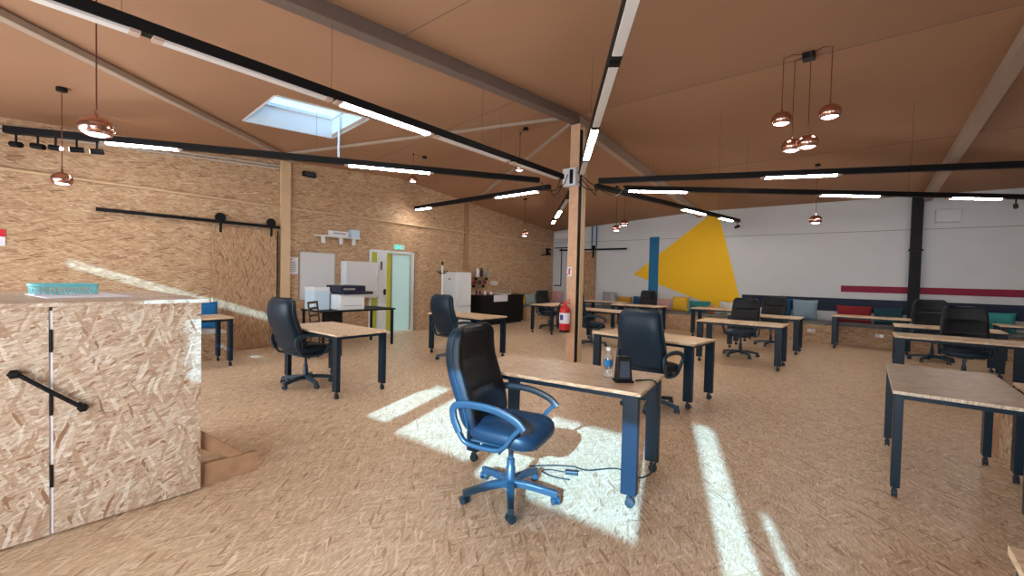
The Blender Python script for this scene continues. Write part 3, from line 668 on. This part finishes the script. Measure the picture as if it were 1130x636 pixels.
# wooden chair by the printer table
wc = empty('wooden_chair', (-7.15, 3.78, 0), R(-50), 'dark wooden chair with an open rail back beside the black table', 'chair')
MB().b2((-.2, -.2, .43), (.2, .2, .46)).build('seat', 'dark_wood', wc, bevel=.01)
for sx in (-1, 1):
    MB().tube([(sx*.18, .18, 0), (sx*.18, .18, .43)], .016, 8).build('leg', 'dark_wood', wc)
    MB().tube([(sx*.18, -.22, 0), (sx*.18, -.19, .45), (sx*.17, -.25, .96)], .016, 8).build('leg', 'dark_wood', wc)
for z in (.94, .84, .72, .6): MB().box((0, -.19-(z-.45)*.115, z), (.34, .014, .04)).build('back_rail', 'dark_wood', wc)
sp_ = MB()
for z in (.14, .26):
    for sx in (-1, 1): sp_.tube([(sx*.18, -.21, z), (sx*.18, .18, z)], .010, 6)
    sp_.tube([(-.18, .18, z+.03), (.18, .18, z+.03)], .01, 6)
sp_.build('stretcher', 'dark_wood', wc)

# ------------------------------------------------------------------ office chairs
def spow(v, p): return math.copysign(abs(v)**p, v)
def make_chair(fab='leather', plast='chair_plastic'):
    """faces +Y"""
    e = empty('office_chair', (0, 0, 0))
    # backrest: lofted rounded slab leaning back
    N = 36; K = 30; mb = MB(); vs = []; fs = []
    for i in range(K+1):
        v = i/K; z = .47+v*.67
        yc = -.23-.12*v-.035*math.sin(v*PI*1.0)+.02*math.sin(v*2*PI)
        w = .238+.02*math.sin(PI*min(1, v*1.15))
        if v > .82: q = (v-.82)/.18; w *= (1-q**3*.24)
        if v < .12: w *= .88+.12*(v/.12)
        t = .055+.012*math.sin(PI*v)
        if v > .9: t *= max(.25, math.sqrt(max(0, 1-((v-.9)/.1)**2)))
        if v < .06: t *= .35+.65*math.sqrt(v/.06)
        crease = .016*math.exp(-((v-.36)/.022)**2)+.018*math.exp(-((v-.66)/.025)**2)
        for k in range(N):
            a = 2*PI*k/N; cx = spow(math.cos(a), .42); cy = spow(math.sin(a), .42)
            y = yc+t*cy
            if cy > 0: y += (-crease*(1-abs(cx)**4))*1.0+.028*(abs(cx)**3)*cy - .0
            # curve the back a little around the sitter
            y += .035*cx*cx
            vs.append((w*cx, y, z))
    for i in range(K):
        for k in range(N): fs.append((i*N+k, i*N+(k+1) % N, (i+1)*N+(k+1) % N, (i+1)*N+k))
    fs.append(tuple(range(N-1, -1, -1))); fs.append(tuple(K*N+k for k in range(N)))
    mb.add(vs, fs, None, True); bk = mb.build('backrest', fab, e)
    bk.data.materials.append(M['vinyl_navy'])
    for p_ in bk.data.polygons:
        if p_.index < K*N and p_.index % N not in range(1, N//2-1): p_.material_index = 1
    # seam piping around the back edge
    pip = []
    for i in range(K+1):
        v = .04+.94*i/K; z = .47+v*.67; yc = -.23-.12*v-.035*math.sin(v*PI)+.02*math.sin(v*2*PI)
        w = .238+.02*math.sin(PI*min(1, v*1.15))
        if v > .82: q = (v-.82)/.18; w *= (1-q**3*.24)
        pip.append((w+.001, yc+.04, z))
    lo = pip+[(-x, y, z) for x, y, z in reversed(pip)]
    MB().tube(lo, .006, 6).build('piping', plast, bk)
    # seat cushion
    mb = MB(); vs = []; fs = []; J = 14
    for j in range(J+1):
        ph = -PI/2+PI*j/J; cz = spow(math.sin(ph), .6); cr = max(.001, math.cos(ph))**.45
        for k in range(N):
            a = 2*PI*k/N; cx = spow(math.cos(a), .5)*cr; cy = spow(math.sin(a), .5)*cr
            x = .255*cx*(1+.04*cy); y = .245*cy+.01; z = .475+.062*cz
            if cz > 0: z += -.014*math.exp(-((cy-.05)/.06)**2)*(1-abs(cx)**4)-.012*math.exp(-((abs(cx)-.62)/.05)**2)
            z -= .03*max(0, cy)**3
            vs.append((x, y, z))
    for j in range(J):
        for k in range(N): fs.append((j*N+k, j*N+(k+1) % N, (j+1)*N+(k+1) % N, (j+1)*N+k))
    fs.append(tuple(range(N-1, -1, -1))); fs.append(tuple(J*N+k for k in range(N)))
    mb.add(vs, fs, None, True); mb.build('seat', 'vinyl_navy', e)
    MB().b2((-.2, -.2, .405), (.2, .19, .42)).build('seat_pan', plast, e, bevel=.01)
    for sx in (-1, 1):
        X = sx*.275
        path = smooth([(X*.97, -.245, .48), (X*.98, -.285, .57), (X, -.275, .645), (X*1.02, -.16, .672), (X*1.03, .02, .665), (X*1.03, .16, .62), (X*1.02, .215, .57)], 5)
        down = smooth([(X*1.02, .20, .585), (X, .14, .52), (X*.99, .09, .45), (X*.97, .03, .415), (X*.96, -.1, .41), (X*.96, -.2, .425), (X*.97, -.245, .48)], 5)
        mb = MB(); mb.tube(path, .02, 12, flat=(.024, .014)); mb.tube(down, .02, 12, flat=(.018, .014)); mb.box((X*.9, -.03, .41), (.06, .12, .02)); mb.build('armrest', plast, e)
    MB().lathe([(.0, .10), (.032, .10), (.032, .20), (.027, .205), (.027, .26), (.018, .265), (.018, .39), (.05, .395), (.05, .41)], (0, 0, 0), 18, cap=False).build('gas_lift', plast, e)
    mc = MB(); mc.box((0, 0, .398), (.16, .22, .03)); mc.tube([(.08, .02, .395), (.2, .03, .385), (.235, .03, .38)], .007, 8); mc.lathe([(.02, -.02), (.02, .02)], (0, .17, .37), 12, axis='Y'); mc.build('tilt_mechanism', plast, e)
    st = MB(); st.lathe([(.001, .065), (.045, .07), (.05, .10), (.042, .125), (.033, .13)], (0, 0, 0), 18, cap=False)
    legs = []
    for k in range(5):
        a = 2*PI*k/5+R(54); ca, sa = math.cos(a), math.sin(a); nrm = Vector((-sa, ca, 0))
        prof = [(.03, .125, .028), (.12, .122, .026), (.22, .108, .022), (.325, .09, .018)]
        vs = []
        for r_, zt_, hw in prof:
            for s_, zz in ((-1, zt_-.042+.0), (1, zt_-.042), (1, zt_-.008), (.7, zt_), (-.7, zt_), (-1, zt_-.008)):
                p_ = Vector((ca*r_, sa*r_, zz))+nrm*hw*s_; vs.append(p_)
        fs = []
        for i in range(3):
            for q in range(6): fs.append((i*6+q, i*6+(q+1) % 6, (i+1)*6+(q+1) % 6, (i+1)*6+q))
        fs.append((5, 4, 3, 2, 1, 0)); fs.append(tuple(18+q for q in range(6)))
        st.add(vs, fs, None, False)
    so_ = st.build('star_base', plast, e, bevel=.003)
    for k in range(5):
        a = 2*PI*k/5+R(54); ca, sa = math.cos(a)*.31, math.sin(a)*.31
        c = MB(); tx, ty = -math.sin(a+.5), math.cos(a+.5)
        c.tube([(ca, sa, .085), (ca, sa, .05)], .009, 6)
        for s_ in (-1, 1):
            q = Vector((ca+tx*.0, sa+ty*.0, .027)); ax = Vector((math.cos(a+.5), math.sin(a+.5), 0))
            P_ = [q+ax*(s_*.008), q+ax*(s_*.026)]; c.tube(P_, .027, 14)
        c.tube([Vector((ca, sa, .03))-Vector((math.cos(a+.5), math.sin(a+.5), 0))*.03, Vector((ca, sa, .03))+Vector((math.cos(a+.5), math.sin(a+.5), 0))*.03], .012, 8)
        c.build('caster', plast, so_)
    return e
cp = make_chair(); cfirst = [True]
def chair(x, y, rz, lab, sc=1.0, base=0):
    if cfirst[0]: o = cp; cfirst[0] = False
    else: o = copy_tree(cp)
    o.location = (x, y, 0); o.rotation_euler = (0, 0, R(rz)); o.scale = (sc, sc, sc); tag(o, lab, 'office chair', 'black office chairs on castors')
    for q in bpy.data.objects:
        if q.parent == o and q.name.startswith('star_base'): q.rotation_euler = (0, 0, R(base))
    return o
chair(-1.78, 2.22, -77, 'black leather office chair in the centre foreground, lit blue by the sunlight', .985, -27)
chair(-5.60, 2.68, 6, 'black office chair at the left in front of the sliding door', 1, 10)
chair(-5.45, 5.20, -2, 'black office chair at the desk in front of the fridge', 1, 30)
chair(-6.98, 10.3, -100, 'black office chair at the desk just left of the fire extinguisher', .95, 5)
chair(-4.55, 8.35, -40, 'black office chair right behind the timber pillar', 1, 20)
chair(-1.86, 4.86, -4, 'black office chair seen square from behind beyond the speaker and bottle', 1, 15)
chair(-1.86, 9.45, 178, 'black office chair facing the camera below the right edge of the yellow triangle', 1, 8)
chair(-1.65, 11.55, 178, 'black office chair facing the camera in front of the dark blue cushion', 1, 25)
chair(-5.05, 12.45, 180, 'black office chair farthest away, below the blue painted stripe')
chair(1.2, 9.4, 176, 'large black office chair at the right facing the camera behind two desks', 1.02, 12)
chair(1.05, 11.65, 185, 'dark office chair just right of the black column, half hidden by the nearer chair', 1.05)

# ------------------------------------------------------------------ fire extinguisher and pillar sign
fx = empty('fire_extinguisher', (-4.0, 6.38, .52), 0, 'red fire extinguisher with a white label hanging on the timber pillar', 'fire extinguisher')
MB().lathe([(.06, 0), (.088, .01), (.088, .05)], (0, 0, 0), 24).build('foot_ring', 'black', fx)
MB().lathe([(.08, .03), (.09, .05), (.09, .38), (.075, .43), (.035, .465), (.03, .49)], (0, 0, 0), 28).build('cylinder', 'red_gloss', fx)
MB().lathe([(.092, .16), (.092, .34)], (0, 0, 0), 28, cap=False).build('label_band', 'label_white', fx)
MB().b2((-.035, -.0955, .22), (.03, -.0925, .31)).build('label_print', 'label_blue', fx)
hd = MB(); hd.lathe([(.022, .49), (.022, .53)], (0, 0, 0), 12); hd.bar((-.03, 0, .53), (.09, 0, .56), .02, .012, m='red_gloss'); hd.bar((-.03, 0, .52), (.09, 0, .50), .02, .012, m='red_gloss'); hd.build('valve_handle', 'red_gloss', fx)
MB().tube(smooth([(-.02, 0, .51), (-.09, -.02, .48), (-.12, -.03, .36), (-.115, -.03, .2), (-.10, -.02, .1)], 5), .011, 8).build('hose', 'black_cable', fx)
s = empty('fire_sign', (-4.0, 6.494, 1.57), 0, 'small white and red extinguisher sign on the timber pillar', 'sign')
MB().box((0, 0, 0), (.1, .006, .16)).build('sign_plate', 'label_white', s)
g = MB(); g.box((.0, -.004, .0), (.03, .002, .1)); g.box((.02, -.004, .05), (.04, .002, .015)); g.box((-.035, -.004, -.05), (.02, .002, .03)); g.build('red_symbol', 'sign_red', s)

# ------------------------------------------------------------------ things on the foreground desk
sp = empty('speaker', (-1.28, 2.82, .751), R(40), 'black tapered desktop speaker on the foreground desk', 'speaker')
MB().b2((-.065, -.05, 0), (.065, .055, .014)).build('base', 'black', sp, bevel=.005)
g = MB(); vs = []
for z, wx, wy, yo in ((.014, .055, .042, 0), (.05, .052, .040, .002), (.16, .046, .032, .008), (.175, .042, .028, .009)):
    for sx, sy in ((-1, -1), (1, -1), (1, 1), (-1, 1)): vs.append((sx*wx, sy*wy+yo, z))
fs = [(0, 3, 2, 1), (12, 13, 14, 15)]
for i in range(3):
    for q in range(4): fs.append((i*4+q, i*4+(q+1) % 4, (i+1)*4+(q+1) % 4, (i+1)*4+q))
g.add(vs, fs); g.build('body', 'black', sp, bevel=.006)
MB().poly([(-.036, -.0415, .035), (.036, -.0415, .035), (.031, -.0285, .145), (-.031, -.0285, .145)], (0, -.003, 0)).build('grille', 'ink', sp)
bt = empty('water_bottle', (-1.42, 2.87, .751), 0, 'clear plastic water bottle with a blue label on the foreground desk', 'bottle')
MB().lathe([(.001, .002), (.03, .0), (.033, .012), (.033, .05), (.030, .058), (.033, .066), (.033, .14), (.030, .155), (.014, .185), (.0125, .2)], (0, 0, 0), 24).build('bottle_body', 'water_bottle', bt)
MB().lathe([(.0337, .085), (.0337, .125)], (0, 0, 0), 24, cap=False).build('bottle_label', 'blue_paint', bt)
MB().lathe([(.015, .193), (.015, .213), (.013, .215)], (0, 0, 0), 16).build('bottle_cap', 'label_white', bt)
cbp = smooth([(-1.215, 2.885, .757), (-1.19, 2.93, .757), (-1.12, 2.97, .757), (-1.10, 2.98, .70), (-1.09, 3.0, .4), (-1.12, 3.02, .12), (-1.24, 3.03, .012), (-1.42, 3.08, .010), (-1.58, 2.90, .010), (-1.70, 2.88, .010), (-1.84, 2.78, .010), (-1.95, 2.66, .010)], 6)
tag(MB().tube(cbp, .006, 8).build('power_cable', 'black_cable'), 'black power cable falling from the foreground desk to the floor by the chair', 'cable')
pg = empty('power_plug', (-1.645, 2.78, 0), R(30), 'black multi plug lying on the floor at the end of the cable', 'plug')
MB().b2((-.05, -.022, .0), (.05, .022, .03)).build('plug_body', 'rubber', pg, bevel=.008)
g = MB(); g.tube([(.05, -.01, .015), (.075, -.01, .015)], .003, 6); g.tube([(.05, .01, .015), (.075, .01, .015)], .003, 6); g.build('plug_pins', 'alu', pg)
tag(MB().tube(smooth([(-1.7, 2.76, .008), (-1.8, 2.72, .008), (-1.83, 2.66, .008), (-1.72, 2.64, .008), (-1.6, 2.68, .008)], 6), .005, 6).build('power_cable', 'black_cable'), 'second thin cable looping on the floor beside the plug', 'cable')

# ------------------------------------------------------------------ track lighting: eight arms from the pillar
def track(a, b, z, segs, lab, w=.09, spots=(), hang=(), clip='joint'):
    """segs: (from, to, lit) as fractions of the arm length"""
    A = Vector((a[0], a[1], z)); B = Vector((b[0], b[1], z)); L = (B-A).length; ang = math.atan2(B.y-A.y, B.x-A.x)
    e = empty('track_light', A, ang, lab, 'track light', 'black light tracks fanning out from the timber pillar')
    MB().b2((0, -w/2, 0), (L, w/2, .085)).build('track_rail', 'black', e, bevel=.003)
    for s0, s1, lit in segs:
        x0, x1 = s0*L, s1*L
        MB().b2((x0, -w/2+.008, -.022), (x1, w/2-.008, -.001)).build('diffuser', 'lamp_on' if lit else 'diffuser', e, bevel=.003)
    for q in sorted({x for s in segs for x in (s[0], s[1]) if .02 < x < .98}):
        MB().b2((q*L-.03, -w/2+.004, -.023), (q*L+.03, w/2-.004, .0)).build('joint_clip', clip, e)
    for q in hang:
        x, y = (A+(B-A)*q).x, (A+(B-A)*q).y
        MB().tube([(q*L, 0, .085), (q*L, 0, zc(x, y)-z-(.162 if abs(x+4) < .12 and y < 6.6 else .002))], .0016, 6).build('hanging_wire', 'black_cable', e)
    for q, tilt, lit in spots:
        h_ = MB().tube([(q*L, 0, 0), (q*L, 0, -.1)], .012, 8).build('spot_stem', 'black', e)
        c = Vector((q*L, 0, -.13)); d_ = Vector((math.cos(tilt), math.sin(tilt)*.8, -.12)).normalized()
        MB().tube([c-d_*.068, c+d_*.068], .036, 16).build('spot_head', 'black', e)
        if lit: MB().tube([c+d_*.0675, c+d_*.071], .026, 14).build('spot_lens', 'spot_on', e)
    return e
PX, PY = -3.98, 6.6
Z = 3.1
track((-3.98, 6.15), (-3.98, -.35), Z, [(.02, .2, False), (.22, .42, False), (.435, .61, True), (.625, .82, False), (.84, .995, False)], 'black light track running from the pillar towards the camera at upper left', hang=(.3, .62, .85))
track((-4.45, 6.15), (-8.35, .22), Z, [(.26, .44, True), (.74, .86, True)], 'long black light track along the left wall with spotlights at its end', hang=(.1, .5), spots=((.985, 2.6, False), (.955, 2.9, False), (.93, 2.8, True), (.90, .6, True), (.87, .5, True)))
track((-4.6, 6.7), (-8.9, 7.0), Z, [(.06, .33, True), (.84, .985, True)], 'black light track pointing from the pillar towards the fridge wall', hang=(.2, .8))
track((-3.55, 6.05), (-.62, 1.7), Z, [(.02, .17, False), (.175, .42, True), (.425, .69, False), (.71, .99, False)], 'black light track overhead running from the pillar to the top of the view', hang=(.3, .8), clip='black')
track((-3.62, 6.75), (2.2, 9.2), Z, [(.40, .56, True)], 'black light track crossing the upper right from the pillar', hang=(.3, .7))
track((-3.85, 7.1), (-2.75, 13.2), Z, [(.50, .68, True), (.80, .93, True)], 'black light track running from the pillar towards the yellow triangle', hang=(.3, .8), spots=((.985, 1.2, False),))
track((-3.5, 7.55), (2.3, 12.2), Z, [(.01, .155, True), (.48, .63, True), (.80, .93, True)], 'black light track running from the pillar towards the black column', hang=(.3, .7), spots=((.965, .8, False),))
track((-4.55, 7.35), (-7.5, 11.1), Z, [(.12, .4, False), (.42, .68, True), (.8, .95, True)], 'short looking black light track behind the pillar pointing to the far left corner', hang=(.5,))
# loose cable loops between box and tracks
for i, (pts, lab) in enumerate((([(-3.98, 6.33, 3.22), (-4.02, 6.28, 3.05), (-4.08, 6.2, 3.0), (-4.0, 6.15, 3.13)], 'black cable from the pillar box to the track towards the camera'),
        ([(-4.12, 6.42, 3.1), (-4.25, 6.35, 2.98), (-4.4, 6.25, 3.0), (-4.42, 6.18, 3.12)], 'black cable loop from the pillar box to the left wall track'),
        ([(-4.12, 6.45, 3.15), (-4.3, 6.55, 3.0), (-4.5, 6.68, 2.98), (-4.58, 6.7, 3.1)], 'black cable loop from the pillar box to the fridge wall track'),
        ([(-3.83, 6.42, 3.1), (-3.72, 6.5, 2.98), (-3.6, 6.7, 2.98), (-3.65, 6.74, 3.1)], 'black cable loop from the pillar box to the upper right track'),
        ([(-3.83, 6.46, 3.2), (-3.7, 6.7, 2.95), (-3.8, 6.98, 2.95), (-3.85, 7.08, 3.12)], 'black cable loop from the pillar box to the track towards the triangle'),
        ([(-3.83, 6.4, 3.25), (-3.6, 6.6, 3.02), (-3.55, 7.2, 2.95), (-3.53, 7.5, 3.09)], 'long black cable from the pillar box to the track towards the black column'))):
    tag(MB().tube(smooth(pts, 6), .008, 6).build('track_cable', 'black_cable'), lab, 'cable')

# ------------------------------------------------------------------ copper pendants
def pendant_parts(e, x, y, top, z, r, hook=None):
    """e at (x0,y0,top); globe centre at world (x,y,z)"""
    o = e.location; P = Vector((x, y, z))-o
    n = 30; prof = []
    for k in range(13): 
        a = PI/2-(PI/2+R(38))*k/12; prof.append((max(.004, r*math.cos(a)), r*.84*math.sin(a)))
    g = MB(); g.lathe(prof, P, 30, cap=False)
    rim = prof[-1]; inn = [(q[0]*.97, q[1]*.97) for q in reversed(prof)]; g.lathe([rim]+inn, P, 30, cap=False)
    sh = g.build('lamp_shade', 'copper', e)
    MB().lathe([(.001, rim[1]-.005), (rim[0]*.6, rim[1]-.004), (rim[0]*.93, rim[1]+.012), (rim[0]*.93, rim[1]+.02)], P, 26, cap=False).build('glowing_disc', 'bulb_on', e)
    MB().lathe([(.014, r*.84), (.012, r*.84+.04)], P, 10).build('cable_grip', 'copper', e)
    if hook: MB().tube([Vector((0, 0, -.02))]+[Vector(q)-o for q in hook]+[P+Vector((0, 0, r*.84+.03))], .005, 6).build('cable', 'cable', e)
    else: MB().tube([(P.x, P.y, -.02), P+Vector((0, 0, r*.84+.03))], .005, 6).build('cable', 'cable', e)
def pendant(x, y, z, r, lab, rose=None):
    rx, ry = rose or (x, y); top = zc(rx, ry)
    e = empty('pendant_lamp', (rx, ry, top), 0, lab, 'pendant lamp', 'copper globe pendant lamps')
    MB().lathe([(.05, -.045), (.05, .0)], (0, 0, 0), 20).build('ceiling_rose', 'black', e, bevel=.004)
    hook = [(x, y, zc(x, y)-.02)] if rose else None
    if rose: MB().tube([(x-rx, y-ry, zc(x, y)-top), (x-rx, y-ry, zc(x, y)-top-.05)], .01, 8).build('ceiling_hook', 'black', e)
    pendant_parts(e, x, y, top, z, r, hook)
pendant(-4.62, .58, 2.53, .108, 'large copper globe pendant nearest the camera at upper left')
pendant(-7.37, .63, 2.48, .10, 'copper globe pendant in front of the beige conduit on the left wall')
pendant(-7.24, 5.62, 3.40, .09, 'copper globe pendant peeking out below the left wall light track', rose=(-7.29, 5.95))
pendant(-5.15, 6.48, 3.52, .09, 'copper globe pendant hanging among the light tracks left of the pillar', rose=(-4.92, 6.35))
pendant(-7.6, 9.86, 2.69, .11, 'copper globe pendant in front of the far end of the strand board wall')
pendant(-.83, 10.81, 2.76, .12, 'copper globe pendant hanging before the white wall at the right')
pendant(-5.03, 10.4, 2.77, .11, 'lower one of the two copper globes hanging behind the pillar')
pendant(-4.86, 10.5, 2.90, .11, 'higher one of the two copper globes hanging behind the pillar')
bx0 = Vector((-.63, 6.45, zc(-.63, 6.45)))
e = empty('pendant_cluster', bx0, 0, 'cluster of four copper globes hanging from one black ceiling box', 'pendant lamp')
MB().box((0, 0, -.04), (.13, .13, .08)).build('ceiling_box', 'black', e, bevel=.005)
for (x, y, z) in ((-.88, 6.34, 3.50), (-.78, 6.5, 3.19), (-.60, 6.36, 3.17), (-.39, 6.34, 3.48)):
    hx = (x, y, zc(x, y)-.03)
    pendant_parts(e, x, y, bx0.z, z, .115, [(x*.6+bx0.x*.4, y, bx0.z-.02), hx])
